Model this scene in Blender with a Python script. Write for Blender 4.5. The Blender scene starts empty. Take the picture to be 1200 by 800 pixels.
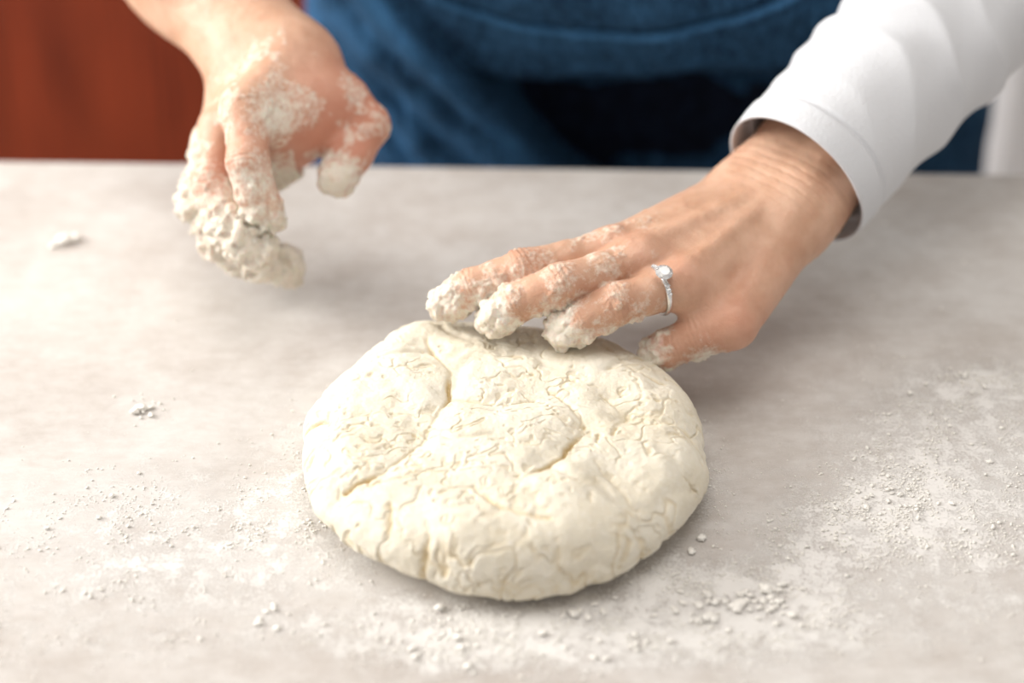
import bpy, bmesh, math
import numpy as np
from mathutils import Vector, Matrix
TZ=0.9
rng=np.random.default_rng(7)
# ---------------------------------------------------------------- utils
def hsh(i,j,k):
    n=((i*73856093)^(j*19349663)^(k*83492791))&0xffffffff
    n=((n^(n>>13))*1274126177)&0xffffffff
    n=n^(n>>16)
    return (n&0xffffff)/float(0xffffff)
def vnoise(P):
    P=np.asarray(P,dtype=np.float64)+100.0
    I=np.floor(P).astype(np.int64); F=P-I; F=F*F*F*(F*(F*6-15)+10)
    i,j,k=I[:,0],I[:,1],I[:,2]; x,y,z=F[:,0],F[:,1],F[:,2]
    def L(a,b,t): return a+(b-a)*t
    return L(L(L(hsh(i,j,k),hsh(i+1,j,k),x),L(hsh(i,j+1,k),hsh(i+1,j+1,k),x),y),
             L(L(hsh(i,j,k+1),hsh(i+1,j,k+1),x),L(hsh(i,j+1,k+1),hsh(i+1,j+1,k+1),x),y),z)
def fbm(P,o=4):
    P=np.asarray(P,dtype=np.float64); a=.5; s=0; t=0
    for q in range(o):
        s=s+a*vnoise(P+q*17.3); t+=a; a*=.5; P=P*2.03
    return s/t
def sstep(a,b,x):
    t=np.clip((x-a)/(b-a),0,1); return t*t*(3-2*t)
def mesh_np(name,V,F,mat=None,smooth=True,attrs=None,parent=None):
    me=bpy.data.meshes.new(name)
    V=np.asarray(V,dtype=np.float64)
    me.from_pydata(V.tolist(),[],F.tolist() if hasattr(F,'tolist') else F)
    if smooth: me.polygons.foreach_set('use_smooth',[True]*len(me.polygons))
    if attrs:
        for k,a in attrs.items():
            at=me.attributes.new(k,'FLOAT','POINT'); at.data.foreach_set('value',np.asarray(a,dtype=np.float32))
    me.update()
    ob=bpy.data.objects.new(name,me); bpy.context.collection.objects.link(ob)
    if mat: me.materials.append(mat)
    if parent: ob.parent=parent
    return ob
def empty(name):
    e=bpy.data.objects.new(name,None); bpy.context.collection.objects.link(e); e.empty_display_size=.05; return e
def bm_obj(name,bm,mat,parent=None,smooth=False):
    me=bpy.data.meshes.new(name); bm.to_mesh(me); bm.free()
    if smooth: me.polygons.foreach_set('use_smooth',[True]*len(me.polygons))
    if mat: me.materials.append(mat)
    ob=bpy.data.objects.new(name,me); bpy.context.collection.objects.link(ob)
    if parent: ob.parent=parent
    return ob
def box(name,lo,hi,mat,parent=None,bev=0.0,seg=2):
    bm=bmesh.new(); bmesh.ops.create_cube(bm,size=1)
    for v in bm.verts:
        v.co=Vector([lo[i]+(v.co[i]+.5)*(hi[i]-lo[i]) for i in range(3)])
    if bev>0: bmesh.ops.bevel(bm,geom=bm.edges[:],offset=bev,segments=seg,affect='EDGES',profile=.5)
    return bm_obj(name,bm,mat,parent,smooth=False)
# ---------------------------------------------------------------- SDF
def cap(P,a,b,ra,rb):
    a=np.array(a,dtype=np.float32); b=np.array(b,dtype=np.float32)
    pa=P-a; ba=b-a; t=np.clip(pa@ba/max(float(ba@ba),1e-9),0,1)
    q=pa-t[:,None]*ba
    return np.sqrt((q*q).sum(1))-(ra+(rb-ra)*t)
def ell(P,c,r):
    q=(P-np.array(c,dtype=np.float32))/np.array(r,dtype=np.float32)
    k=np.sqrt((q*q).sum(1))
    return (k-1)*min(r)
def smin(a,b,k):
    h=np.maximum(k-np.abs(a-b),0)/k
    return np.minimum(a,b)-h*h*k*.25
def snet(f,lo,hi,h,margin=.004):
    lo=np.array(lo,dtype=np.float64); hi=np.array(hi,dtype=np.float64)
    n=(np.ceil((hi-lo)/h)+1).astype(int); B=10
    nb=-(-n//B)
    g=np.stack(np.meshgrid(*[np.arange(q) for q in nb],indexing='ij'),-1).reshape(-1,3)
    C=(lo+(g*B+(B-1)/2)*h).astype(np.float32)
    dc=f(C)
    V=dc.reshape(nb).astype(np.float32)
    for ax in range(3): V=np.repeat(V,B,axis=ax)
    V=V[:n[0],:n[1],:n[2]].copy()
    R=h*B*.87*1.2+margin
    A=g[np.abs(dc)<R]
    off=np.stack(np.meshgrid(*[np.arange(B)]*3,indexing='ij'),-1).reshape(1,-1,3)
    for s in range(0,len(A),600):
        I=(A[s:s+600][:,None,:]*B+off).reshape(-1,3)
        I=I[(I<n).all(1)]
        V[I[:,0],I[:,1],I[:,2]]=f((lo+I*h).astype(np.float32))
    ins=V<0
    c=np.zeros(n-1,dtype=np.uint8)
    cor=[(x,y,z) for x in (0,1) for y in (0,1) for z in (0,1)]
    for x,y,z in cor: c+=ins[x:n[0]-1+x,y:n[1]-1+y,z:n[2]-1+z]
    ids=np.argwhere((c>0)&(c<8)); idx=-np.ones(n-1,dtype=np.int32)
    idx[ids[:,0],ids[:,1],ids[:,2]]=np.arange(len(ids))
    cv={q:V[ids[:,0]+q[0],ids[:,1]+q[1],ids[:,2]+q[2]] for q in cor}
    acc=np.zeros((len(ids),3)); cnt=np.zeros(len(ids))
    for a in cor:
        for ax in range(3):
            if a[ax]==0:
                b=list(a); b[ax]=1; b=tuple(b)
                va,vb=cv[a],cv[b]; m=(va<0)!=(vb<0)
                t=np.where(m,va/np.where(m,va-vb,1),0)
                p=np.array(a)[None,:]+t[:,None]*(np.array(b)-np.array(a))[None,:]
                acc[m]+=p[m]; cnt[m]+=1
    X=lo+h*(ids+acc/cnt[:,None])
    Fs=[]
    def quads(e,s,A4):
        q=np.stack([idx[tuple((e+np.array(o)).T)] for o in A4],1)
        q[~s]=q[~s][:,::-1]
        Fs.append(q)
    s0=ins[:-1,1:-1,1:-1]; e=np.argwhere(s0!=ins[1:,1:-1,1:-1]); sg=s0[tuple(e.T)]; e=e+[0,1,1]
    quads(e,sg,[(0,-1,-1),(0,0,-1),(0,0,0),(0,-1,0)])
    s0=ins[1:-1,:-1,1:-1]; e=np.argwhere(s0!=ins[1:-1,1:,1:-1]); sg=s0[tuple(e.T)]; e=e+[1,0,1]
    quads(e,sg,[(-1,0,-1),(-1,0,0),(0,0,0),(0,0,-1)])
    s0=ins[1:-1,1:-1,:-1]; e=np.argwhere(s0!=ins[1:-1,1:-1,1:]); sg=s0[tuple(e.T)]; e=e+[1,1,0]
    quads(e,sg,[(-1,-1,0),(0,-1,0),(0,0,0),(-1,0,0)])
    F=np.concatenate(Fs); F=F[(F>=0).all(1)]
    # project on the surface
    for _ in range(2):
        G=grad(f,X); d=f(X.astype(np.float32)); X=X-np.clip(d,-h,h)[:,None]*G*.8
    return X,F
def grad(f,X,e=.0006):
    X=X.astype(np.float32); G=np.zeros(X.shape)
    for ax in range(3):
        o=np.zeros(3,dtype=np.float32); o[ax]=e
        G[:,ax]=f(X+o)-f(X-o)
    return G/np.maximum(np.linalg.norm(G,axis=1),1e-9)[:,None]
# ---------------------------------------------------------------- materials
def newmat(name):
    m=bpy.data.materials.new(name); m.use_nodes=True
    nt=m.node_tree; b=nt.nodes['Principled BSDF']; return m,nt,b
def N(nt,t,**kw):
    n=nt.nodes.new(t)
    for k,v in kw.items():
        if k in n.inputs: n.inputs[k].default_value=v
        else: setattr(n,k,v)
    return n
def coords(nt,scale=(1,1,1)):
    tc=N(nt,'ShaderNodeTexCoord'); mp=N(nt,'ShaderNodeMapping'); mp.inputs['Scale'].default_value=scale
    nt.links.new(tc.outputs['Object'],mp.inputs['Vector']); return mp.outputs['Vector']
def noise(nt,vec,scale,detail=4,rough=.55):
    n=N(nt,'ShaderNodeTexNoise'); n.inputs['Scale'].default_value=scale; n.inputs['Detail'].default_value=detail; n.inputs['Roughness'].default_value=rough
    nt.links.new(vec,n.inputs['Vector']); return n.outputs['Fac']
def ramp(nt,fac,stops):
    r=N(nt,'ShaderNodeValToRGB'); cr=r.color_ramp
    while len(cr.elements)<len(stops): cr.elements.new(.5)
    for e,(p,c) in zip(cr.elements,stops):
        e.position=p; e.color=(c[0],c[1],c[2],1) if hasattr(c,'__len__') else (c,c,c,1)
    nt.links.new(fac,r.inputs['Fac']); return r.outputs['Color']
def mix(nt,fac,a,b,mode='MIX'):
    m=N(nt,'ShaderNodeMix',data_type='RGBA',blend_type=mode)
    for s,v in ((m.inputs[0],fac),(m.inputs[6],a),(m.inputs[7],b)):
        if isinstance(v,bpy.types.NodeSocket): nt.links.new(v,s)
        elif hasattr(v,'__len__'): s.default_value=(*v[:3],1)
        else: s.default_value=v
    return m.outputs[2]
def math_(nt,op,a,b=0.0,clamp=False):
    m=N(nt,'ShaderNodeMath',operation=op,use_clamp=clamp)
    for s,v in ((m.inputs[0],a),(m.inputs[1],b)):
        if isinstance(v,bpy.types.NodeSocket): nt.links.new(v,s)
        else: s.default_value=v
    return m.outputs[0]
def attr(nt,name):
    a=N(nt,'ShaderNodeAttribute'); a.attribute_name=name; return a.outputs['Fac']
def bump(nt,b,h,strength,dist,prev=None):
    n=N(nt,'ShaderNodeBump'); n.inputs['Strength'].default_value=strength; n.inputs['Distance'].default_value=dist
    nt.links.new(h,n.inputs['Height'])
    if prev is not None: nt.links.new(prev,n.inputs['Normal'])
    nt.links.new(n.outputs['Normal'],b.inputs['Normal']); return n.outputs['Normal']
def simple(name,col,rough=.5,metal=0,nscale=0,namt=.1,bumpd=0):
    m,nt,b=newmat(name); b.inputs['Roughness'].default_value=rough; b.inputs['Metallic'].default_value=metal
    if nscale:
        v=coords(nt); nf=noise(nt,v,nscale)
        c=ramp(nt,nf,[(.3,[q*(1-namt) for q in col]),(.7,[min(1,q*(1+namt)) for q in col])])
        nt.links.new(c,b.inputs['Base Color'])
        if bumpd: bump(nt,b,nf,.5,bumpd)
    else: b.inputs['Base Color'].default_value=(*col,1)
    return m
# skin
def skin_mat():
    m,nt,b=newmat('skin_floured'); v=coords(nt)
    n1=noise(nt,v,60,3); n2=noise(nt,v,260,4,.65)
    base=ramp(nt,n1,[(.3,(.55,.315,.205)),(.7,(.69,.44,.31))])
    red=mix(nt,math_(nt,'MULTIPLY',attr(nt,'red'),.65),base,(.58,.21,.14))
    nail=mix(nt,attr(nt,'nail'),red,(.74,.44,.36))
    fl=attr(nt,'flour')
    fm=math_(nt,'ADD',fl,math_(nt,'MULTIPLY',math_(nt,'SUBTRACT',n2,.5),1.7))
    fmask=ramp(nt,fm,[(.22,0.0),(.85,1.0)])
    gate=ramp(nt,fl,[(.03,0.0),(.30,1.0)])
    ff=math_(nt,'MULTIPLY',fmask,gate)
    col=mix(nt,ff,nail,(.82,.75,.64))
    nt.links.new(col,b.inputs['Base Color'])
    b.inputs['Subsurface Weight'].default_value=.18; b.inputs['Subsurface Radius'].default_value=(1,.35,.2); b.inputs['Subsurface Scale'].default_value=.005
    b.inputs['Specular IOR Level'].default_value=.4
    r=mix(nt,ff,(.46,.46,.46),(.9,.9,.9)); nt.links.new(r,b.inputs['Roughness'])
    vo=N(nt,'ShaderNodeTexVoronoi',feature='DISTANCE_TO_EDGE'); vo.inputs['Scale'].default_value=480; nt.links.new(v,vo.inputs['Vector'])
    p=bump(nt,b,ramp(nt,vo.outputs['Distance'],[(0,0.0),(.12,1.0)]),.22,.0004)
    p=bump(nt,b,noise(nt,v,170,4,.6),.4,.0012,p)
    n3=noise(nt,v,900,4,.7); p=bump(nt,b,math_(nt,'MULTIPLY',n3,math_(nt,'ADD',ff,.1)),.6,.0009,p)
    return m
def dough_mat():
    m,nt,b=newmat('dough'); v=coords(nt)
    n1=noise(nt,v,45,4); n2=noise(nt,v,420,5,.7)
    c=ramp(nt,n1,[(.3,(.735,.665,.525)),(.7,(.81,.76,.645))])
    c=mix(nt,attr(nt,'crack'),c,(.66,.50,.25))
    dust=ramp(nt,n2,[(.5,0.0),(.68,.6)])
    c=mix(nt,math_(nt,'MULTIPLY',dust,.8),c,(.86,.82,.745))
    nt.links.new(c,b.inputs['Base Color']); b.inputs['Roughness'].default_value=.9; b.inputs['Specular IOR Level'].default_value=.18
    b.inputs['Subsurface Weight'].default_value=.06; b.inputs['Subsurface Radius'].default_value=(1,.75,.45); b.inputs['Subsurface Scale'].default_value=.004
    p=bump(nt,b,noise(nt,v,110,6,.7),.45,.0020); bump(nt,b,n2,.4,.0007,p)
    return m
def table_mat():
    m,nt,b=newmat('stone_counter'); v=coords(nt); vs=coords(nt,(1,1.8,1))
    n1=noise(nt,vs,4.5,6,.62); n2=noise(nt,v,16,7,.68); n3=noise(nt,coords(nt,(1,2.2,1)),75,5,.7)
    c=ramp(nt,n1,[(.32,(.43,.37,.325)),(.48,(.585,.54,.50)),(.66,(.67,.645,.62))])
    c2=ramp(nt,n2,[(.34,(.40,.345,.305)),(.60,(.69,.665,.635))])
    c=mix(nt,.5,c,c2)
    c=mix(nt,.25,c,ramp(nt,n3,[(.35,(.43,.39,.355)),(.65,(.71,.695,.68))]))
    d=attr(nt,'dust')
    nf=noise(nt,v,620,4,.85); nl=noise(nt,v,70,6,.72)
    fm=math_(nt,'ADD',math_(nt,'MULTIPLY',d,.14),math_(nt,'ADD',math_(nt,'MULTIPLY',nf,.85),math_(nt,'MULTIPLY',nl,.75)))
    fm=math_(nt,'MULTIPLY',ramp(nt,fm,[(.87,0.0),(.98,1.0)]),math_(nt,'MINIMUM',math_(nt,'MULTIPLY',d,1.6),1.0))
    c=mix(nt,math_(nt,'MULTIPLY',fm,.75),c,(.84,.82,.79))
    nt.links.new(c,b.inputs['Base Color'])
    rr=mix(nt,fm,(.45,.45,.45),(.9,.9,.9)); nt.links.new(rr,b.inputs['Roughness'])
    b.inputs['Specular IOR Level'].default_value=.4
    p=bump(nt,b,n3,.06,.0005); bump(nt,b,fm,.5,.0006,p)
    return m
def denim_mat(name,dark,light):
    m,nt,b=newmat(name); v=coords(nt)
    n1=noise(nt,v,13,6,.65); n2=noise(nt,coords(nt,(1,1,.35)),230,4,.8)
    c=ramp(nt,n1,[(.34,dark),(.66,light)])
    c=mix(nt,.55,c,ramp(nt,n2,[(.38,[q*.25 for q in dark]),(.66,[min(1,q*2.1) for q in light])]))
    c=mix(nt,attr(nt,'worn'),c,[min(1,q*2.4) for q in light])
    nt.links.new(c,b.inputs['Base Color']); b.inputs['Roughness'].default_value=.9; b.inputs['Specular IOR Level'].default_value=.15
    w=N(nt,'ShaderNodeTexWave'); w.inputs['Scale'].default_value=260; w.inputs['Distortion'].default_value=1; nt.links.new(v,w.inputs['Vector'])
    p=bump(nt,b,w.outputs['Fac'],.25,.0006); bump(nt,b,n2,.5,.001,p)
    return m
def cloth_mat(name,col):
    m,nt,b=newmat(name); v=coords(nt)
    n2=noise(nt,v,500,4,.7); n1=noise(nt,v,10,3)
    c=ramp(nt,n1,[(.3,[q*.95 for q in col]),(.7,col)])
    nt.links.new(c,b.inputs['Base Color']); b.inputs['Roughness'].default_value=1.0; b.inputs['Specular IOR Level'].default_value=.1
    bump(nt,b,n2,.6,.0012); return m
def wood_mat(name,a,bc):
    m,nt,b=newmat(name); v=coords(nt,(14,14,.9)); n1=noise(nt,v,2.2,6,.6); n2=noise(nt,coords(nt,(60,60,1.2)),3,4)
    c=ramp(nt,n1,[(.3,a),(.7,bc)]); c=mix(nt,.65,c,ramp(nt,n2,[(.38,[q*.3 for q in a]),(.62,bc)]))
    nt.links.new(c,b.inputs['Base Color']); b.inputs['Roughness'].default_value=.4; bump(nt,b,n2,.2,.001); return m
M_skin=skin_mat(); M_dough=dough_mat(); M_table=table_mat()
M_denim=denim_mat('denim_apron_cloth',(.008,.028,.066),(.024,.076,.155))
M_jeans=denim_mat('dark_jeans_cloth',(.004,.007,.016),(.007,.012,.027))
M_white=cloth_mat('white_knit',(.72,.73,.755))
M_wood=wood_mat('mahogany',(.16,.020,.008),(.34,.054,.018))
M_wall=simple('painted_wall',(.78,.77,.75),.8,nscale=30,namt=.03,bumpd=.0005)
M_floor=wood_mat('floor_boards',(.22,.13,.08),(.36,.23,.14))
M_flour=simple('flour',(.87,.84,.785),.95,nscale=500,namt=.04)
M_white_enamel=simple('white_enamel',(.75,.76,.78),.3,nscale=4,namt=.02)
M_steel=simple('brushed_steel',(.6,.6,.6),.3,1,nscale=100,namt=.05)
A=np.array
# ---------------------------------------------------------------- hands
def build_hand(name,palm,fingers,arm,lo,hi,h,flour_fn,red_pts,creases,tendons,nails,parent,lump=.0012,fk=.0012,clfn=None,cf=160):
    def f(P):
        d=None
        for (a,b,ra,rb) in palm:
            q=cap(P,a,b,ra,rb); d=q if d is None else smin(d,q,.014)
        for (a,b,ra,rb) in arm:
            d=smin(d,cap(P,a,b,ra,rb),.02)
        for (a,b,r) in tendons:
            d=smin(d,cap(P,a,b,r,r),.005)
        fd=None
        for fi in fingers:
            e=None
            for (a,b,ra,rb) in fi['segs']:
                q=cap(P,a,b,ra,rb); e=q if e is None else smin(e,q,.0035)
            fd=e if fd is None else smin(fd,e,fk)
        return smin(d,fd,.008)
    X,F=snet(f,lo,hi,h)
    Nn=grad(f,X,.0015)
    fl=flour_fn(X,Nn)
    red=np.zeros(len(X))
    for (c,r,a) in red_pts:
        red+=a*np.exp(-((X-np.array(c))**2).sum(1)/(r*r))
    red+=.35*(fbm(X*55,3)-.45)
    disp=np.zeros(len(X))
    for (c,ax,per,amp,wid) in creases:
        ax=np.array(ax)/np.linalg.norm(ax); q=X-np.array(c); s=q@ax
        pr=np.linalg.norm(q-s[:,None]*ax,axis=1)
        w=np.exp(-(s/wid)**2)*np.exp(-(pr/(.016 if wid<.01 else .04))**4)
        s2=s+.0016*(vnoise(X*220)-.5)
        disp-=amp*w*np.maximum(0,np.cos(s2*2*math.pi/per))**2
    nail=np.zeros(len(X))
    for (c,ax,dn,rl,rw) in nails:
        ax=np.array(ax)/np.linalg.norm(ax); dn=np.array(dn,dtype=float); dn-=ax*(dn@ax); dn/=np.linalg.norm(dn); sd=np.cross(ax,dn)
        q=X-np.array(c); a=q@ax/rl; s_=q@sd/rw; up=q@dn
        k=(np.abs(a)**3+np.abs(s_)**3)**(1/3)
        mk=(1-sstep(.88,1.02,k))*(up>.001)
        nail=np.maximum(nail,mk)
        disp+=mk*.0003-.0005*np.exp(-((k-1.08)/.10)**2)*(up>.001)
    disp+=.0006*(fbm(X*150,3)-.5)
    clump=sstep(.48,.75,fbm(X*cf+5,4)+.25*(fl-.6))
    cm=fl if clfn is None else fl*clfn(X)
    disp+=.0002*fl+cm*lump*clump+np.where(fl>.3,.0006*(fbm(X*600,2)-.5),0)
    X=X+Nn*disp[:,None]
    nail*=np.clip(1-fl*1.0,0,1)
    X[:,2]+=TZ
    return mesh_np(name,X,F,M_skin,attrs={'flour':np.clip(fl,0,1),'red':np.clip(red,0,1),'nail':nail},parent=parent)
def finger(mcp,pip,dip,tip,s=1.0,rr=None):
    r=np.array([.0108,.0098,.0101,.0090,.0092,.0080])*s if rr is None else np.array(rr)*s
    m,p,d,t=[np.array(q,dtype=float) for q in (mcp,pip,dip,tip)]
    a=m*.5+p*.5; b=p*.5+d*.5; c=d*.45+t*.55
    segs=[(m,a,r[0],r[1]),(a,p,r[1],r[2]),(p,b,r[2],r[3]),(b,d,r[3],r[4]),(d,c,r[4],r[4]*.97),(c,t,r[4]*.97,r[5])]
    return {'segs':segs}
person=empty('person')
# her left hand (with ring), right of picture
wr=np.array((.150,.974,.070)); el=np.array((.38,1.22,.20))
mi=np.array((.0545,.924,.073)); mm=np.array((.0703,.911,.075)); mr=np.array((.0918,.8970,.070)); mp=np.array((.1190,.8850,.051))
fi=finger(mi,(.0055,.9030,.075),(-.0208,.9000,.066),(-.0365,.8990,.0550),1.08)
fm=finger(mm,(.0251,.8875,.0755),(.0023,.8845,.066),(-.0095,.8860,.0550),1.11)
fr=finger(mr,(.0557,.8805,.068),(.0380,.8770,.060),(.0265,.8780,.0515),1.10)
fp=finger(mp,(.1010,.8835,.0455),(.0890,.8830,.0395),(.0775,.8830,.0345),1.08)
th=finger((.098,.958,.050),(.058,.953,.040),(.040,.950,.038),(.026,.948,.040),1.05)
w1=wr+np.array((.012,-.010,0.004)); w2=wr+np.array((-.012,.012,.004))
fd_=(el-wr)/np.linalg.norm(el-wr)
palm=[(w2,mi,.0185,.0125),(w2*.5+w1*.5,mm,.019,.0125),(w1*.7+w2*.3,mr,.0185,.012),(w1,mp,.0185,.0105),
      (w1+np.array((-.012,-.012,-.008)),mp+np.array((.004,.014,-.008)),.0165,.0105),
      ((.128,.966,.056),(.098,.958,.050),.018,.0135),(mi+np.array((.01,.0,-.006)),mr+np.array((.006,.004,-.008)),.011,.0095),
      (mr+A((.002,.004,-.003)),mp+A((-.004,.006,0)),.0090,.0085)]
arm=[(w1,w1+fd_*.13,.0205,.027),(w2,w2+fd_*.13,.0205,.027)]
tend=[(wr+np.array((-.005,-.004,.0195)),mi+np.array((0,0,.0100)),.0030),(wr+np.array((0,-.006,.0200)),mm+np.array((0,0,.0100)),.0030),
      (wr+np.array((.004,-.010,.0195)),mr+np.array((0,-.002,.0095)),.0028),(wr+np.array((.010,-.016,.0165)),mp+np.array((0,-.003,.0080)),.0022)]
for q,s in ((mi,1),(mm,1.05),(mr,1),(mp,.8)):
    tend.append((q+np.array((.001,-.001,.0030)),q+np.array((-.001,-.001,.0030)),.0098*s))
tipsL=[((-.0365,.8990,.0550),.023),((-.0095,.8860,.0550),.023),((.0265,.8780,.0515),.023),((.0775,.8830,.0345),.015)]
extraL=[((.066,.877,.056),.010,1.0),((.050,.874,.058),.010,.8),((.104,.880,.037),.012,1.0),((.062,.902,.07),.012,.5),((.015,.90,.076),.016,.45),((.05,.925,.070),.016,.4)]
def flourL(X,Nn):
    m=np.zeros(len(X))
    for c,r in tipsL:
        d=np.linalg.norm(X-np.array(c),axis=1); m=np.maximum(m,.92*(1-sstep(r*.4,r*1.35,d+.018*(fbm(X*120,3)-.5))))
    for c,r,a in extraL:
        d=np.linalg.norm(X-np.array(c),axis=1); m=np.maximum(m,a*np.exp(-(d/r)**2))
    m=np.maximum(m,.40*sstep(.13,.04,X[:,0])*sstep(.35,.7,fbm(X*90,3)))
    return m
def crs(F,per=.0028,amp=.0009):
    segs=F['segs']
    return [(segs[1][1],segs[2][1]-segs[1][0],per,amp,.0055),(segs[3][1],segs[4][1]-segs[3][0],per*.85,amp*.8,.0038)]
dn=(0,-.4,.9)
nails=[]
for F_,s in ((fi,1),(fm,1),(fr,1),(fp,.85)):
    c_=F_['segs'][5][0]*.5+F_['segs'][5][1]*.5; ax=F_['segs'][5][1]-F_['segs'][4][0]
    nails.append((c_,ax,dn,.0064*s,.0056*s))
redL=[(q+np.array((0,-.004,.008)),.012,.45) for q in (mi,mm,mr,mp)]+[(F_['segs'][1][1],.012,.5) for F_ in (fi,fm,fr,fp)]+[(F_['segs'][5][1],.014,.6) for F_ in (fi,fm,fr,fp)]+[((.12,.90,.045),.025,.6),((.15,.94,.06),.02,.25)]
build_hand('left_hand',palm,[fi,fm,fr,fp,th],arm,(-.06,.85,.0),(.30,1.12,.17),.0009,flourL,redL,
   sum([crs(q) for q in (fi,fm,fr,fp)],[])+[(wr+fd_*.006,fd_,.0065,.0011,.016)],tend,nails,person,lump=.0028,cf=190)
# her right hand, raised on the left of picture
wr2=np.array((-.1395,1.051,.120)); el2=np.array((-.32,1.30,.20))
I=[(-.149,.9916,.125),(-.1467,.9628,.108),(-.143,.9570,.091),(-.1375,.9560,.078)]
Mi=[(-.1655,1.006,.105),(-.1706,.9774,.085),(-.1589,.9585,.070),(-.1442,.949,.060)]
Ri=[(-.174,1.0216,.085),(-.1816,1.0,.060),(-.1675,.9802,.045),(-.1455,.969,.038)]
Pi=[(-.172,1.0365,.070),(-.1781,1.0188,.045),(-.162,.9997,.030),(-.1300,.9800,.026)]
Th=[(-.112,1.0225,.116),(-.0964,1.0245,.113),(-.0835,1.0181,.10),(-.1007,.9925,.08)]
F2=[finger(*I,s=1.16),finger(*Mi,s=1.14),finger(*Ri,s=1.10),finger(*Pi,s=1.0),finger(*Th,s=1.36)]
fd2=(el2-wr2)/np.linalg.norm(el2-wr2)
a1=wr2+np.array((.013,-.006,.004)); a2=wr2+np.array((-.013,.006,-.004))
palm2=[(a1,A(I[0]),.020,.0145),(wr2,A(Mi[0]),.020,.0135),(a2,A(Ri[0]),.019,.013),(a2,A(Pi[0]),.0185,.0125),
       (a1,A(Th[0]),.021,.019),((-.125,1.02,.108),(-.150,1.010,.085),.019,.014),(A(Th[0]),A((-.135,.998,.112)),.015,.014),((-.118,1.018,.10),(-.145,1.02,.075),.018,.015)]
arm2=[(a1,a1+fd2*.10,.0215,.028),(a2,a2+fd2*.10,.0215,.028),(wr2+fd2*.10,el2-fd2*.06,.0360,.041),(el2-fd2*.06,el2,.041,.037),(el2,el2+A((.05,.01,.09)),.037,.040)]
def flourR(X,Nn):
    z=X[:,2]; m=.98*sstep(.118,.064,z+.035*(fbm(X*70,3)-.5))
    d=np.linalg.norm(X-A(Th[3]),axis=1); m=np.where(X[:,0]>-.125,np.maximum(.9*sstep(.06,.045,z),.95*(1-sstep(.009,.026,d+.014*(fbm(X*120,3)-.5)))),m)
    m=np.maximum(m,.45*sstep(.46,.66,fbm(X*75+3,3))*sstep(1.055,1.025,X[:,1]))
    d=np.linalg.norm(X-A((-.133,.985,.125)),axis=1); m=np.maximum(m,.85*np.exp(-(d/.018)**2))
    d=np.linalg.norm(X-A((-.144,.955,.100)),axis=1); m=np.maximum(m,.85*np.exp(-(d/.018)**2))
    return m
red2=[(A(Th[1]),.035,.9),(A(Th[2]),.02,.4),(A(Th[3]),.02,.6),(A((-.12,1.0,.09)),.035,1.0),(A(I[1]),.02,.6),(A(Mi[1]),.02,.6),(A(Ri[1]),.025,.8),(A(Pi[1]),.025,.8)]
build_hand('right_hand',palm2,F2,arm2,(-.40,.92,.005),(-.06,1.38,.34),.0011,flourR,red2,
   sum([crs(q) for q in F2],[]),[],[],person,lump=.0048,fk=.004,clfn=lambda X: np.maximum(sstep(.105,.070,X[:,2])*(X[:,0]<-.125),.30),cf=210)
# ---------------------------------------------------------------- ring
ring=empty('diamond_ring')
rt=.36
rc=mr*(1-rt)+A((.0557,.8805,.068))*rt+A((0,0,TZ)); rax=Vector(A((-.0361,-.0165,-.002))).normalized()
up=Vector((.1,-.35,.93)); up=(up-rax*up.dot(rax)).normalized(); sd=rax.cross(up)
R3=Matrix((sd,up,rax)).transposed().to_4x4(); R3.translation=Vector(rc)
M_silver=simple('white_gold',(.80,.80,.80),.22,1)
Mg,ntg,bg=newmat('diamond'); bg.inputs['Base Color'].default_value=(1,1,1,1); bg.inputs['Roughness'].default_value=.0; bg.inputs['IOR'].default_value=2.2; bg.inputs['Transmission Weight'].default_value=.7
def torus(bm,R,r,mat,nu=64,nv=14):
    vs=[[bm.verts.new(mat@Vector(((R+r*math.cos(b))*math.cos(a),(R+r*math.cos(b))*math.sin(a),1.25*r*math.sin(b)))) for b in [2*math.pi*j/nv for j in range(nv)]] for a in [2*math.pi*i/nu for i in range(nu)]]
    for i in range(nu):
        for j in range(nv): bm.faces.new((vs[i][j],vs[(i+1)%nu][j],vs[(i+1)%nu][(j+1)%nv],vs[i][(j+1)%nv]))
RR=.0126
bm=bmesh.new(); torus(bm,RR,.0013,R3)
bm_obj('band',bm,M_silver,ring,True)
bm=bmesh.new()
for k in range(4):
    a=math.pi/4+k*math.pi/2
    b0=Vector((.0012*math.cos(a),RR+.0004,.0012*math.sin(a))); b1=Vector((.0038*math.cos(a),RR+.0050,.0038*math.sin(a)))
    q=(b1-b0); rot=q.to_track_quat('Z','Y').to_matrix().to_4x4(); rot.translation=(b0+b1)/2
    bmesh.ops.create_cone(bm,cap_ends=True,segments=8,radius1=.0005,radius2=.00045,depth=q.length,matrix=R3@rot)
    bmesh.ops.create_icosphere(bm,subdivisions=1,radius=.0006,matrix=R3@Matrix.Translation(b1))
bm_obj('prongs',bm,M_silver,ring,True)
bm=bmesh.new()
def gem(c,r):
    prof=[(0,-.85*r),(r,0),(r,.06*r),(.58*r,.36*r),(0,.36*r)]
    n=12; rings=[]
    for (rad,hh) in prof:
        if rad==0: rings.append([bm.verts.new(R3@(c+Vector((0,hh,0))))])
        else: rings.append([bm.verts.new(R3@(c+Vector((rad*math.cos(2*math.pi*i/n),hh,rad*math.sin(2*math.pi*i/n))))) for i in range(n)])
    for a_,b_ in zip(rings,rings[1:]):
        for i in range(n):
            j=(i+1)%n
            if len(a_)==1: bm.faces.new((a_[0],b_[j],b_[i]))
            elif len(b_)==1: bm.faces.new((a_[i],a_[j],b_[0]))
            else: bm.faces.new((a_[i],a_[j],b_[j],b_[i]))
gem(Vector((0,RR+.0042,0)),.0048)
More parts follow.
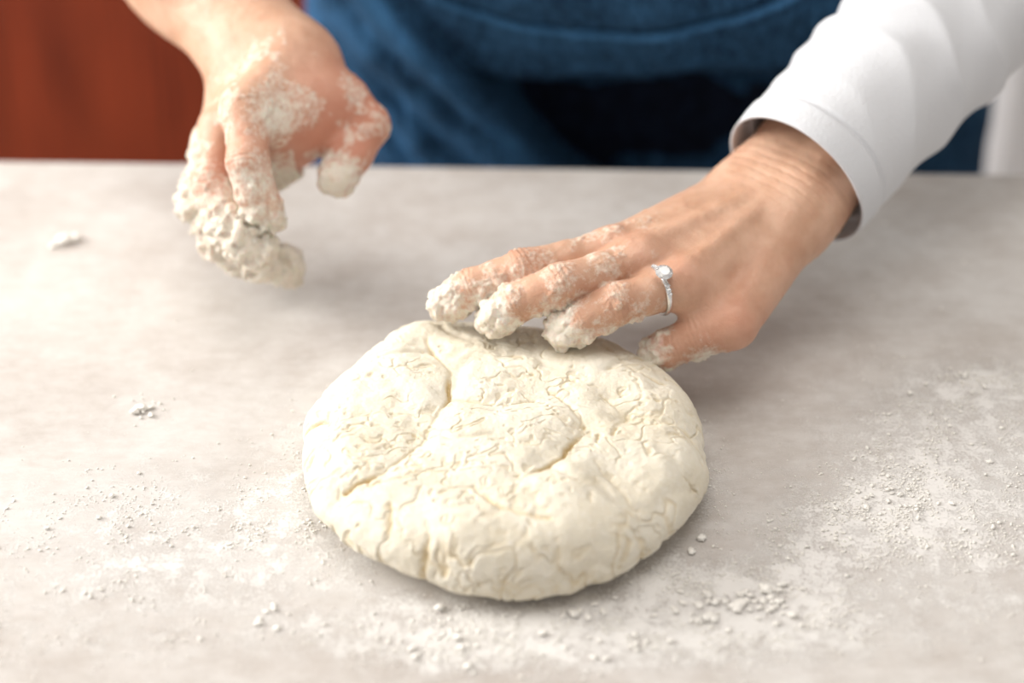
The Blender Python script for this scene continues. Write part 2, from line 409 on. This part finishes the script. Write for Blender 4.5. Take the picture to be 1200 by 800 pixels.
for s in (-1,1):
    for k in range(1,4):
        an=math.pi/2+s*(.27+.17*k); gem(Vector(((RR+.0011)*math.cos(an),(RR+.0011)*math.sin(an),0)),.0015)
bmesh.ops.recalc_face_normals(bm,faces=bm.faces[:])
bm_obj('diamonds',bm,Mg,ring,False)
# ---------------------------------------------------------------- dough
outl=A([(-.0618,.918),(-.0927,.8795),(-.1108,.8437),(-.1095,.811),(-.1007,.772),(-.0753,.7418),(-.0412,.7222),(-.0041,.7141),(.0329,.719),(.0624,.7346),(.085,.7611),(.1005,.7899),(.1,.8216),(.0875,.8666),(.0655,.8915),(.0472,.9067),(0,.9210)])
cen=A((-.004,.815)); q=outl-cen; an=np.arctan2(q[:,1],q[:,0]); rad=np.hypot(q[:,0],q[:,1]); o=np.argsort(an)
nt_=1000; ns=340; th_=np.linspace(-math.pi,math.pi,nt_,endpoint=False)
Rt=np.interp(th_,an[o],rad[o],period=2*math.pi)
ker=np.hanning(51); ker/=ker.sum(); Rt=np.convolve(np.concatenate([Rt[-60:],Rt,Rt[:60]]),ker,'same')[60:-60]
s=np.linspace(0,1,ns)[1:]
c_=.032
rows=[]
sf=.56
for si in s:
    if si<sf:
        u=si/sf; r=(Rt-c_)*u; z=np.full(nt_,.0450)-.0025*(u**2)*np.ones(nt_)
    else:
        al=math.pi/2-(si-sf)/(1-sf)*math.pi
        ca=max(0,math.cos(al))**.85
        r=Rt-c_+c_*ca; zc=.016
        z=np.full(nt_, zc+((.0425-zc)*math.sin(al) if al>0 else (zc-.0004)*math.sin(al)))
    rows.append(np.stack([cen[0]+r*np.cos(th_),cen[1]+r*np.sin(th_),z],1))
G=np.array(rows)
du=np.roll(G,-1,axis=1)-np.roll(G,1,axis=1); dv=np.gradient(G,axis=0)
NN=np.cross(du,dv); NN/=np.maximum(np.linalg.norm(NN,axis=2,keepdims=True),1e-12)
P=G.reshape(-1,3); NN=NN.reshape(-1,3)
if NN[:nt_,2].mean()<0: NN=-NN
def polyd(P2,pl):
    d=np.full(len(P2),1e9)
    for a,b in zip(pl,pl[1:]):
        a=A(a);b=A(b);ba=b-a;t=np.clip(((P2-a)@ba)/(ba@ba),0,1); d=np.minimum(d,np.linalg.norm(P2-a-t[:,None]*ba,axis=1))
    return d
P2=P[:,:2]+.009*(np.stack([fbm(P*55,4),fbm(P*55+40,4)],1)-.5)
cr=[([(-.0464,.888),(-.0353,.8575),(-.0334,.8346),(-.0474,.7947),(-.0716,.7673),(-.084,.764)],1.0),
    ([(.037,.8089),(.0255,.7775),(.0084,.764)],1.0),([(.037,.8089),(.030,.826),(.020,.838)],.5),
    ([(.0571,.8197),(.0789,.8162),(.0925,.812)],1.0),([(.046,.835),(.0571,.8197),(.05,.80)],.5),
    ([(-.0402,.7129),(-.0431,.738)],.8),([(.0425,.7775),(.0657,.738),(.070,.722)],.6),
    ([(-.0334,.8346),(-.01,.825),(.012,.828)],.35),([(-.02,.76),(-.005,.742),(.02,.735)],.5),
    ([(-.11,.825),(-.098,.822)],.8),([(-.06,.735),(-.062,.75)],.5),([(0.05,.88),(.06,.86),(.08,.85)],.4)]
disp=.0078*(fbm(P*A((14,14,8)),2)-.5)+.0042*(fbm(P*34,2)-.5)
crk=np.zeros(len(P))
for k,(pl,am) in enumerate(cr):
    d=polyd(P2,pl)
    var=.30+1.1*sstep(.32,.65,fbm(P*50+k*3,2))
    disp-=am*(.0021*var*np.exp(-(d/.0012)**2)+.0026*np.exp(-(d/.009)**2))
    crk=np.maximum(crk,am*var*np.exp(-(d/.0013)**2))
W1=P+.014*np.stack([fbm(P*60,2),fbm(P*60+9,2),fbm(P*60+21,2)],1)
side=np.clip(1-NN[:,2],0,1)
rgB=np.abs(2*fbm(W1*A((18,28,24))+70,2)-1); disp-=.0015*np.exp(-(rgB/.11)**2)
rg=1-np.abs(2*fbm(W1*A((60,95,70)),3)-1); mk=sstep(.42,.60,fbm(P*30+8,2))
t1=sstep(.92,.995,rg)*mk
rg3=1-np.abs(2*fbm(W1*A((80,80,30))+20,2)-1); t3=sstep(.88,.99,rg3)*sstep(.1,.5,side)
pit=sstep(.64,.77,fbm(W1*A((170,240,200))+31,2))*sstep(.4,.6,fbm(P*40+3,2))
disp-=.0008*t1+.0011*t3+.0007*pit
disp+=.0016*(fbm(P*110,4)-.5)
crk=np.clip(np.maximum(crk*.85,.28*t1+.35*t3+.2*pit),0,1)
fz=sstep(.0,.008,P[:,2])
P=P+NN*(disp*fz)[:,None]
P[:,2]=np.maximum(P[:,2],.0003)
topc=P[:nt_].mean(0)
V=np.vstack([P,topc[None,:],[[cen[0],cen[1],.0003]]]); nV=len(P)
idx=np.arange(nV).reshape(ns-1,nt_); nx=np.roll(idx,-1,axis=1)
F=np.stack([idx[:-1],idx[1:],nx[1:],nx[:-1]],-1).reshape(-1,4).tolist()
F+=[[nV,int(a),int(b)] for a,b in zip(idx[0],nx[0])]+[[nV+1,int(b),int(a)] for a,b in zip(idx[-1],nx[-1])]
V[:,2]+=TZ
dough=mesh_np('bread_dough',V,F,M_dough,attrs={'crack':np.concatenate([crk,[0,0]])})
# ---------------------------------------------------------------- counter
rz=math.radians(-1.52)
zones=[(-.165,.775,.050,.028,.7),(-.168,.74,.045,.014,.5),(.045,.70,.065,.014,1.1),(.117,.72,.026,.016,1.7),(-.02,.69,.035,.012,.7),(.1977,.79,.025,.022,1.4),(.235,.846,.036,.040,1.0),(.263,.90,.022,.012,1.1),
       (.15,.756,.016,.024,.9),(.08,.735,.02,.008,1.0),(-.2045,.877,.01,.01,.3),(.25,.74,.06,.035,.5),(.0,.70,.10,.012,.5),(-.12,.80,.012,.05,.4),(-.22,.70,.05,.02,.3)]
def counter():
    root=empty('kitchen_island')
    x0,x1,y0,y1=-1.15,1.15,.42,1.1408; nx_,ny_=460,180
    gx=np.linspace(x0,x1,nx_); gy=np.linspace(y0,y1,ny_)
    X,Y=np.meshgrid(gx,gy,indexing='ij')
    top=np.stack([X.ravel(),Y.ravel(),np.zeros(X.size)],1)
    ii=np.arange(nx_*ny_).reshape(nx_,ny_)
    F=np.stack([ii[:-1,:-1],ii[1:,:-1],ii[1:,1:],ii[:-1,1:]],-1).reshape(-1,4).tolist()
    loop=list(ii[:,0])+list(ii[-1,1:])+list(ii[::-1,-1][1:])+list(ii[0,::-1][1:-1])
    vs=[top]; prev=loop; cur=len(top)
    ctr=A(((x0+x1)/2,(y0+y1)/2))
    for dz,grow in ((-.0008,.0016),(-.003,.0025),(-.037,.0025),(-.040,.001)):
        b=top[loop].copy(); sg=np.sign(b[:,:2]-ctr)
        ex=np.isclose(b[:,0],x0)|np.isclose(b[:,0],x1); ey=np.isclose(b[:,1],y0)|np.isclose(b[:,1],y1)
        b[:,0]+=sg[:,0]*ex*grow; b[:,1]+=sg[:,1]*ey*grow; b[:,2]=dz
        vs.append(b); ids=list(range(cur,cur+len(b))); cur+=len(b)
        L=len(loop)
        F+=[[int(prev[i]),int(ids[i]),int(ids[(i+1)%L]),int(prev[(i+1)%L])] for i in range(L)]
        prev=ids
    F.append([int(q) for q in prev[::-1]])
    V=np.vstack(vs); c,s_=math.cos(rz),math.sin(rz)
    V=np.stack([V[:,0]*c-V[:,1]*s_-.0,V[:,0]*s_+V[:,1]*c,V[:,2]+TZ],1)
    d=np.zeros(len(V))
    for (cx,cy,sx,sy,a) in zones: d+=a*np.exp(-((V[:,0]-cx)/sx)**2/2.2-((V[:,1]-cy)/sy)**2/2.2)
    dd=np.hypot(V[:,0]-cen[0],V[:,1]-cen[1]); d+=.4*np.exp(-((dd-.105)/.012)**2)
    d+=.10
    t=mesh_np('countertop',V,F,M_table,smooth=False,attrs={'dust':np.clip(d,0,1.5)},parent=root)
    b=box('base_cabinet',(-1.10,.47,.08),(1.10,1.08,.86),M_white_enamel,root,.004); b.rotation_euler[2]=rz
    k=box('toe_kick',(-1.06,.52,0),(1.06,1.03,.08),M_jeans,root); k.rotation_euler[2]=rz
    for i in range(4):
        xx=-1.06+i*.535
        d_=box('door_panel',(xx,.456,.11),(xx+.515,.4698,.84),M_white_enamel,root,.004); d_.rotation_euler[2]=rz
counter()
# ---------------------------------------------------------------- flour grains & crumbs
bm=bmesh.new(); bmesh.ops.create_icosphere(bm,subdivisions=1,radius=1); ico1=A([v.co[:] for v in bm.verts]); icf1=A([[v.index for v in f_.verts] for f_ in bm.faces]); bm.free()
bm=bmesh.new(); bmesh.ops.create_icosphere(bm,subdivisions=3,radius=1); ico3=A([v.co[:] for v in bm.verts]); icf3=A([[v.index for v in f_.verts] for f_ in bm.faces]); bm.free()
def scatter(pos,size,base,bf,rough,flat=(.45,.8),fq=1.6):
    n=len(pos); nv=len(base)
    ang=rng.uniform(0,6.28,n); sx=rng.uniform(.7,1.45,n); sy=rng.uniform(.7,1.1,n); sz=rng.uniform(*flat,n)
    B=np.repeat(base[None],n,0)
    k=1+rough*(fbm((B+rng.uniform(0,50,(n,1,3))).reshape(-1,3)*fq,3).reshape(n,nv)-.5)*2
    B=B*k[...,None]*np.stack([sx,sy,sz],1)[:,None,:]*size[:,None,None]
    c,s_=np.cos(ang)[:,None],np.sin(ang)[:,None]
    X=B[...,0]*c-B[...,1]*s_; Y=B[...,0]*s_+B[...,1]*c; Z=B[...,2]-B[...,2].min(1)[:,None]
    V=np.stack([X+pos[:,0:1],Y+pos[:,1:2],Z+pos[:,2:3]],-1).reshape(-1,3)
    F=(bf[None]+(np.arange(n)*nv)[:,None,None]).reshape(-1,3)
    return V,F
wts=A([z[2]*z[3]*z[4] for z in zones]); wts/=wts.sum()
cand=[]
for z,w in zip(zones,wts):
    k=int(36000*w)+100; cand.append(np.stack([rng.normal(z[0],z[2]*.95,k),rng.normal(z[1],z[3]*.95,k)],1))
cand.append(np.stack([rng.uniform(-.36,.36,1500),rng.uniform(.64,1.12,1500)],1))
a_=rng.uniform(0,6.28,2500)
Rr=np.interp(((a_+math.pi)%(2*math.pi))-math.pi,th_,Rt); off_=np.abs(rng.normal(-.004,.009,2500)); cand.append(np.stack([cen[0]+(Rr+off_)*np.cos(a_),cen[1]+(Rr+off_)*np.sin(a_)],1))
cand=np.concatenate(cand)
n2d=fbm(np.c_[cand*85,np.zeros(len(cand))],3); cand=cand[n2d+rng.normal(0,.04,len(cand))>.55]
qa=np.arctan2(cand[:,1]-cen[1],cand[:,0]-cen[0]); qr=np.hypot(cand[:,0]-cen[0],cand[:,1]-cen[1])
cand=cand[(qr>np.interp(qa,th_,Rt)-.010)]
cand=cand[(cand[:,1]<1.13)&(cand[:,1]>.5)]
sz=np.clip(rng.lognormal(math.log(.00031),.50,len(cand)),.00013,.0015)
V,F=scatter(np.c_[cand,np.full(len(cand),TZ)],sz,ico1,icf1,.35,(.3,.5))
mesh_np('flour_dusting',V,F,M_flour)
cr_pos=[(-.2785,1.0489,.0055),(-.272,1.053,.004),(-.284,1.044,.003),(-.2045,.8769,.0035),(-.207,.874,.0040),(-.199,.878,.002),(.096,.768,.0025),(.09,.758,.002),(-.035,.716,.003),(.03,.7125,.003),(.044,.714,.0025),(.125,.728,.0032),(.11,.717,.0028),(.133,.733,.0024)]
for (cx,cy,sp,n_,sm) in ((.117,.722,.010,44,.0017),(.10,.715,.012,26,.0017),(.045,.702,.020,26,.0014),(-.03,.692,.014,14,.0015),(.25,.903,.014,16,.0012),(.1977,.795,.014,24,.0012),(-.115,.713,.008,8,.0014),(-.215,.785,.03,10,.0011),(-.2045,.877,.008,8,.0012),(.235,.85,.03,18,.0011),(.15,.76,.015,10,.0011)):
    for i in range(n_): cr_pos.append((rng.normal(cx,sp),rng.normal(cy,sp*.6),sm*rng.uniform(.4,1.5)))
pp=A([(x,y,TZ) for x,y,_ in cr_pos]); ss=A([q[2]*.85 for q in cr_pos])
ok=np.hypot(pp[:,0]-cen[0],pp[:,1]-cen[1])>np.interp(np.arctan2(pp[:,1]-cen[1],pp[:,0]-cen[0]),th_,Rt)-.004
V,F=scatter(pp[ok],ss[ok],ico3,icf3,.8,(.3,.55),2.6)
mesh_np('dough_crumbs',V,F,M_flour)
# ---------------------------------------------------------------- person body
def TB(path,rads,nth,wr_fn,name,mat,parent,nsub=140,thick=.0015):
    path=[Vector(p) for p in path]
    pts=[];rd=[]
    n=len(path)
    for i in range(n-1):
        p0=path[max(i-1,0)];p1=path[i];p2=path[i+1];p3=path[min(i+2,n-1)]
        for j in range(nsub):
            t=j/nsub
            pts.append(.5*((2*p1)+(p2-p0)*t+(2*p0-5*p1+4*p2-p3)*t*t+(3*p1-p0-3*p2+p3)*t**3)); rd.append(rads[i]*(1-t)+rads[i+1]*t)
    pts.append(path[-1]);rd.append(rads[-1])
    T=[(pts[min(i+1,len(pts)-1)]-pts[max(i-1,0)]).normalized() for i in range(len(pts))]
    u=T[0].orthogonal().normalized(); rows=[];L=0
    for i,(p_,t) in enumerate(zip(pts,T)):
        if i: L+=(pts[i]-pts[i-1]).length
        u=(u-t*u.dot(t)).normalized(); v=t.cross(u)
        a=np.linspace(0,2*math.pi,nth,endpoint=False)
        dirs=np.outer(np.cos(a),A(u))+np.outer(np.sin(a),A(v))
        r=rd[i]+wr_fn(A(p_)[None,:]+dirs*rd[i],L,a)
        rows.append(A(p_)[None,:]+dirs*r[:,None])
    G=np.array(rows); m=len(rows); ii=np.arange(m*nth).reshape(m,nth); nx=np.roll(ii,-1,axis=1)
    F=np.stack([ii[:-1],nx[:-1],nx[1:],ii[1:]],-1).reshape(-1,4)
    ob=mesh_np(name,G.reshape(-1,3),F,mat,parent=parent)
    md=ob.modifiers.new('s','SOLIDIFY'); md.thickness=thick; md.offset=-1
    return ob
def wrk(P,L,a):
    w=.009*(fbm(P*A((16,16,16)),2)-.5)
    for ph,fr_q,am in ((0.,80,.0022),(2.1,62,.0020),(4.0,105,.0014)):
        g=.5+.5*np.cos(a-ph-L*4)
        w=w+am*(1-2*np.abs(np.sin(L*fr_q+1.7*np.sin(a+ph)+2.5*fbm(P*14+ph,2))))*g**2
    hem=-.0016*math.exp(-((L-.020)/.0014)**2)+(.0009 if L<.019 else 0)
    return w*min(1,.12+max(0,L-.01)/.09)+hem
TZv=A((0,0,TZ))
TB([A((.162,.985,.083))+TZv,A((.27,1.10,.14))+TZv,A((.385,1.225,.20))+TZv,A((.355,1.32,.34))+TZv,A((.285,1.375,.47))+TZv],[.0455,.0520,.056,.062,.072],150,wrk,'left_sleeve',M_white,person,nsub=110)
TB([el2+A((.012,.003,.045))+TZv,A((-.22,1.34,.36))+TZv,A((-.055,1.375,.47))+TZv],[.052,.058,.070],90,wrk,'right_sleeve',M_white,person,nsub=60)
def ftorso(P):
    d=ell(P,(.115,1.385,1.03),(.19,.125,.16))
    d=smin(d,ell(P,(.115,1.39,1.22),(.175,.12,.2)),.08)
    d=smin(d,cap(P,(-.03,1.39,1.36),(.26,1.39,1.36),.068,.068),.06)
    d=smin(d,ell(P,(.115,1.39,.93),(.195,.10,.10)),.03)
    return d
X,F=snet(ftorso,(-.2,1.15,.80),(.45,1.6,1.5),.007,.02); mesh_np('shirt_torso',X,F,M_white,parent=person)
def fleg(P):
    d=ell(P,(.115,1.395,.88),(.215,.115,.12))
    for sx in (-1,1):
        hx=.115+sx*.09
        d=smin(d,cap(P,(hx,1.40,.84),(.115+sx*.095,1.39,.48),.088,.060),.03)
        d=smin(d,cap(P,(.115+sx*.095,1.39,.48),(.115+sx*.1,1.42,.10),.060,.045),.02)
    return d
X,F=snet(fleg,(-.2,1.15,.05),(.45,1.6,1.02),.007,.02)
mesh_np('jeans',X,F,M_jeans,attrs={'worn':np.zeros(len(X))},parent=person)
def fshoe(P):
    d=None
    for sx in (-1,1):
        x=.115+sx*.1
        e=smin(cap(P,(x,1.44,.045),(x+sx*.01,1.27,.035),.042,.034),cap(P,(x,1.43,.05),(x,1.43,.10),.04,.045),.03)
        e=np.maximum(e,-(P[:,2]-.002)); d=e if d is None else np.minimum(d,e)
    return d
X,F=snet(fshoe,(-.1,1.2,-.01),(.35,1.52,.17),.006,.02); mesh_np('shoes',X,F,M_jeans,attrs={'worn':np.zeros(len(X))},parent=person)
def fhead(P):
    c=A((.105,1.33,1.60))
    d=ell(P,c,(.074,.092,.112))
    d=smin(d,ell(P,c+A((0,-.022,-.055)),(.052,.062,.062)),.03)
    d=smin(d,cap(P,(.113,1.375,1.38),c+A((0,.02,-.05)),.052,.050),.03)
    d=smin(d,cap(P,c+A((0,-.088,.008)),c+A((0,-.108,-.030)),.006,.012),.012)
    d=smin(d,cap(P,c+A((-.018,-.080,-.062)),c+A((.018,-.080,-.062)),.007,.007),.006)
    for s_ in (-1,1):
        d=smin(d,ell(P,c+A((s_*.074,.012,-.01)),(.010,.018,.030)),.006)
        e=cap(P,c+A((s_*.031,-.092,.006)),c+A((s_*.031,-.091,.006)),.012,.012)
        d=smin(d,e+.004,.004)
        d=smin(d,cap(P,c+A((s_*.015,-.091,.026)),c+A((s_*.047,-.082,.028)),.006,.004),.008)
    return d
X,F=snet(fhead,(-.02,1.18,1.34),(.24,1.47,1.75),.003,.01)
mesh_np('head',X,F,M_skin,attrs={'flour':np.zeros(len(X)),'red':np.full(len(X),.15),'nail':np.zeros(len(X))},parent=person)
M_hair=simple('brown_hair',(.10,.05,.028),.5,nscale=200,namt=.3,bumpd=.002)
def fhair(P):
    c=A((.105,1.345,1.615))
    d=ell(P,c,(.086,.10,.118)); cut=ell(P,c+A((0,-.085,-.045)),(.066,.07,.095)); d=np.maximum(d,-cut)
    d=smin(d,ell(P,c+A((0,.11,.03)),(.042,.042,.045)),.02); d=np.maximum(d,-(P[:,2]-1.50))
    return d+.003*np.sin(P[:,0]*300)
X,F=snet(fhair,(-.02,1.2,1.45),(.24,1.54,1.78),.004,.01); mesh_np('hair',X,F,M_hair,parent=person)
M_eye=simple('eye',(.85,.85,.85),.1); M_iris=simple('iris',(.06,.035,.02),.15)
for s_ in (-1,1):
    bm=bmesh.new(); bmesh.ops.create_uvsphere(bm,u_segments=20,v_segments=12,radius=.0105,matrix=Matrix.Translation((.105+s_*.031,1.2378,1.603))); bm_obj('eyeball',bm,M_eye,person,True)
    bm=bmesh.new(); bmesh.ops.create_uvsphere(bm,u_segments=20,v_segments=12,radius=.0052,matrix=Matrix.Translation((.105+s_*.031,1.2318,1.602))); bm_obj('iris',bm,M_iris,person,True)
# ---------------------------------------------------------------- apron
apron=empty('denim_apron')
def apron_y(x,z):
    D=.135+.055*np.exp(-((z-1.02)/.10)**2)+.02*np.exp(-((z-1.28)/.08)**2)+.015*sstep(.85,.5,z)
    W=.272+.02*sstep(.80,.5,z)
    t=np.clip(np.abs((x-.115)/W),0,.9999)
    return 1.375-D*(1-t**2.6)**.55
nu,nv=460,560
U=np.linspace(0,1,nu); Vv=np.linspace(0,1,nv)
zz=1.36-Vv*(1.36-.42)
XX=np.zeros((nv,nu)); ZZ=np.repeat(zz[:,None],nu,1)
half=np.where(zz>1.08,.125+(.262-.125)*sstep(1.30,1.08,zz),.262+.010*sstep(.9,.5,zz))
for i in range(nv): XX[i]=.115+(U*2-1)*half[i]
YY=apron_y(XX,ZZ)
Q=np.stack([XX.ravel(),YY.ravel(),ZZ.ravel()],1)
x=Q[:,0];z=Q[:,2]
dsp=.014*(fbm(np.c_[x*9+z*4,z*5,x*0],2)-.5)+.010*(fbm(np.c_[x*26+z*14,z*13-x*6,x*0+4],2)-.5)+.006*(fbm(np.c_[x*70+z*30,z*40,x*0+9],2)-.5)
ln=(x-(-.105))*(.13)+(z-1.0)*(.105); ln/=math.hypot(.13,.105)
foldm=sstep(1.10,1.02,z)*sstep(.50,.8,z)
wob=.006*(fbm(np.c_[z*20,x*0,x*0],2)-.5)
right=sstep(-.002,.010,ln+wob)
dsp+=.020*foldm*(1-right)-.010*foldm*np.exp(-((ln-.014)/.012)**2)
dsp+=.0045*foldm*np.sin((ln*1.0+.25*z)*170)*(ln<.002)
# belly overhang: cloth falls back under the waist
dsp-=.060*sstep(.940,.890,z+.35*(x-.08)**2*(x<.08)+.02*(fbm(np.c_[x*15,z*0,x*0],2)-.5)-.08*np.maximum(x-.12,0))*sstep(.55,.75,z)*(.10+.90*right)
worn=np.zeros(len(Q))
seam=.970+.022*((x-.045)/.11)**2
on=(x>-.075)&(x<.19)&(z<1.1)
ds=(z-seam)
dsp+=np.where(on,.0045*sstep(.001,-.001,ds)-.0035*np.exp(-((ds-.0020)/.0022)**2),0)
worn+=np.where(on,.50*np.exp(-((ds+.0018)/.0016)**2)+.25*np.exp(-((ds+.012)/.0012)**2),0)
worn+=.35*foldm*np.exp(-((ln+.004)/.004)**2)+.32*(sstep(.45,.7,fbm(np.c_[x*40,z*40,x*0],3)))*(ln<0)*foldm+.10*sstep(.5,.7,fbm(np.c_[x*25,z*25,x*0+3],3))
dsp+=np.where(on,-.0008*np.exp(-((ds+.012)/.0012)**2),0)
Q[:,1]-=dsp
Q[:,1]=np.maximum(Q[:,1],1.158)
ii=np.arange(nu*nv).reshape(nv,nu)
F=np.stack([ii[:-1,:-1],ii[1:,:-1],ii[1:,1:],ii[:-1,1:]],-1).reshape(-1,4)
ap=mesh_np('apron_cloth',Q,F,M_denim,attrs={'worn':np.clip(worn,0,1)},parent=apron)
md=ap.modifiers.new('s','SOLIDIFY'); md.thickness=.0018; md.offset=1
def strap(name,pts,w,t):
    V=[];F=[]
    for i,p_ in enumerate(pts):
        p_=Vector(p_); d=(Vector(pts[min(i+1,len(pts)-1)])-Vector(pts[max(i-1,0)])).normalized(); sd=d.cross(Vector((0,1,0)));
        sd=sd.normalized() if sd.length>.01 else Vector((1,0,0)); n_=sd.cross(d)
        for a,b in ((-1,-1),(1,-1),(1,1),(-1,1)): V.append(p_+sd*w*a/2+n_*t*b/2)
    for i in range(len(pts)-1):
        for k in range(4): F.append([i*4+k,i*4+(k+1)%4,i*4+4+(k+1)%4,i*4+4+k])
    mesh_np(name,[tuple(v) for v in V],F,M_denim,attrs={'worn':[0]*len(V)},parent=apron)
strap('neck_strap',[(.0,1.245,1.34),(.02,1.27,1.42),(.05,1.32,1.462),(.075,1.40,1.46),(.115,1.44,1.455),(.155,1.40,1.46),(.19,1.32,1.462),(.22,1.27,1.42),(.24,1.245,1.34)],.03,.003)
# ---------------------------------------------------------------- room
box('floor',(-2.4,-2.2,-.05),(2.6,3.0,0),M_floor)
box('ceiling',(-2.4,-2.2,2.6),(2.6,3.0,2.65),M_wall)
box('wall_back',(-2.4,2.9,0),(2.6,3.0,2.6),M_wall)
box('wall_right',(2.5,-2.2,0),(2.6,2.9,2.6),M_wall)
wl=empty('wall_left')
wy0,wy1,wz0,wz1=.0,2.1,1.0,2.3
box('wall_left_low',(-2.4,-2.2,0),(-2.3,2.9,wz0),M_wall,wl); box('wall_left_top',(-2.4,-2.2,wz1),(-2.3,2.9,2.6),M_wall,wl)
box('wall_left_front',(-2.4,-2.2,wz0),(-2.3,wy0,wz1),M_wall,wl); box('wall_left_back',(-2.4,wy1,wz0),(-2.3,2.9,wz1),M_wall,wl)
win=empty('window_1')
for nm,lo,hi in (('sill',(-2.42,wy0-.03,wz0-.02),(-2.24,wy1+.03,wz0+.02)),('head_jamb',(-2.38,wy0,wz1-.04),(-2.30,wy1,wz1)),('jamb_front',(-2.38,wy0,wz0),(-2.30,wy0+.04,wz1)),('jamb_back',(-2.38,wy1-.04,wz0),(-2.30,wy1,wz1)),('mullion',(-2.36,(wy0+wy1)/2-.02,wz0),(-2.32,(wy0+wy1)/2+.02,wz1))):
    box(nm,lo,hi,M_white_enamel,win,.003)
cab=empty('mahogany_cabinet')
box('carcass',(-2.0,2.24,.10),(.55,2.88,.86),M_wood,cab,.003)
box('plinth',(-1.98,2.30,0),(.53,2.86,.10),M_jeans,cab)
box('worktop',(-2.02,2.19,.86),(.56,2.89,.90),M_table,cab,.004)
for i in range(3):
    x0=-1.995+i*.85
    box('door_front',(x0,2.222,.12),(x0+.843,2.239,.68),M_wood,cab,.004); box('drawer_front',(x0,2.222,.69),(x0+.843,2.239,.85),M_wood,cab,.004)
    box('handle',(x0+.05,2.195,.5),(x0+.062,2.207,.64),M_steel,cab,.003); box('handle_post',(x0+.053,2.206,.52),(x0+.059,2.223,.526),M_steel,cab); box('handle_post',(x0+.053,2.206,.61),(x0+.059,2.223,.616),M_steel,cab)
fr_=empty('refrigerator')
box('body',(.60,2.22,.03),(1.30,2.86,1.8),M_white_enamel,fr_,.01); box('lower_door',(.60,2.17,.06),(1.30,2.215,1.15),M_white_enamel,fr_,.012); box('upper_door',(.60,2.17,1.165),(1.30,2.215,1.8),M_white_enamel,fr_,.012)
box('feet',(.63,2.25,0),(1.27,2.8,.03),M_steel,fr_); box('door_handle',(.64,2.13,.6),(.66,2.145,1.1),M_steel,fr_,.004)
# ---------------------------------------------------------------- light
w=bpy.data.worlds.new('w'); bpy.context.scene.world=w; w.use_nodes=True
w.node_tree.nodes['Background'].inputs['Color'].default_value=(.98,.975,.985,1); w.node_tree.nodes['Background'].inputs['Strength'].default_value=.66
def area(name,loc,tgt,sx,sy,pw,col=(1,1,1)):
    l=bpy.data.lights.new(name,'AREA'); l.shape='RECTANGLE'; l.size=sx; l.size_y=sy; l.energy=pw; l.color=col
    o_=bpy.data.objects.new(name,l); bpy.context.collection.objects.link(o_); o_.location=loc
    o_.rotation_euler=(Vector(tgt)-Vector(loc)).to_track_quat('-Z','Y').to_euler(); return o_
area('window_daylight',(-2.25,1.35,1.80),(0,.95,.9),1.4,1.0,92,(1,.98,.95))
area('overhead_fill_light',(.1,.9,2.55),(.1,.8,.9),1.2,1.0,12,(1,.98,.95))  # added soft fill from above, no real ceiling fixture behind it
# ---------------------------------------------------------------- camera
cd=bpy.data.cameras.new('camera'); co=bpy.data.objects.new('camera',cd); bpy.context.collection.objects.link(co)
co.location=(0,0,.66+TZ); co.rotation_euler=(math.radians(55),0,0); cd.lens=70; cd.sensor_width=36; cd.clip_start=.01
cd.dof.use_dof=True; cd.dof.focus_distance=1.04; cd.dof.aperture_fstop=2.5
bpy.context.scene.camera=co
bpy.context.scene.view_settings.view_transform='Standard'
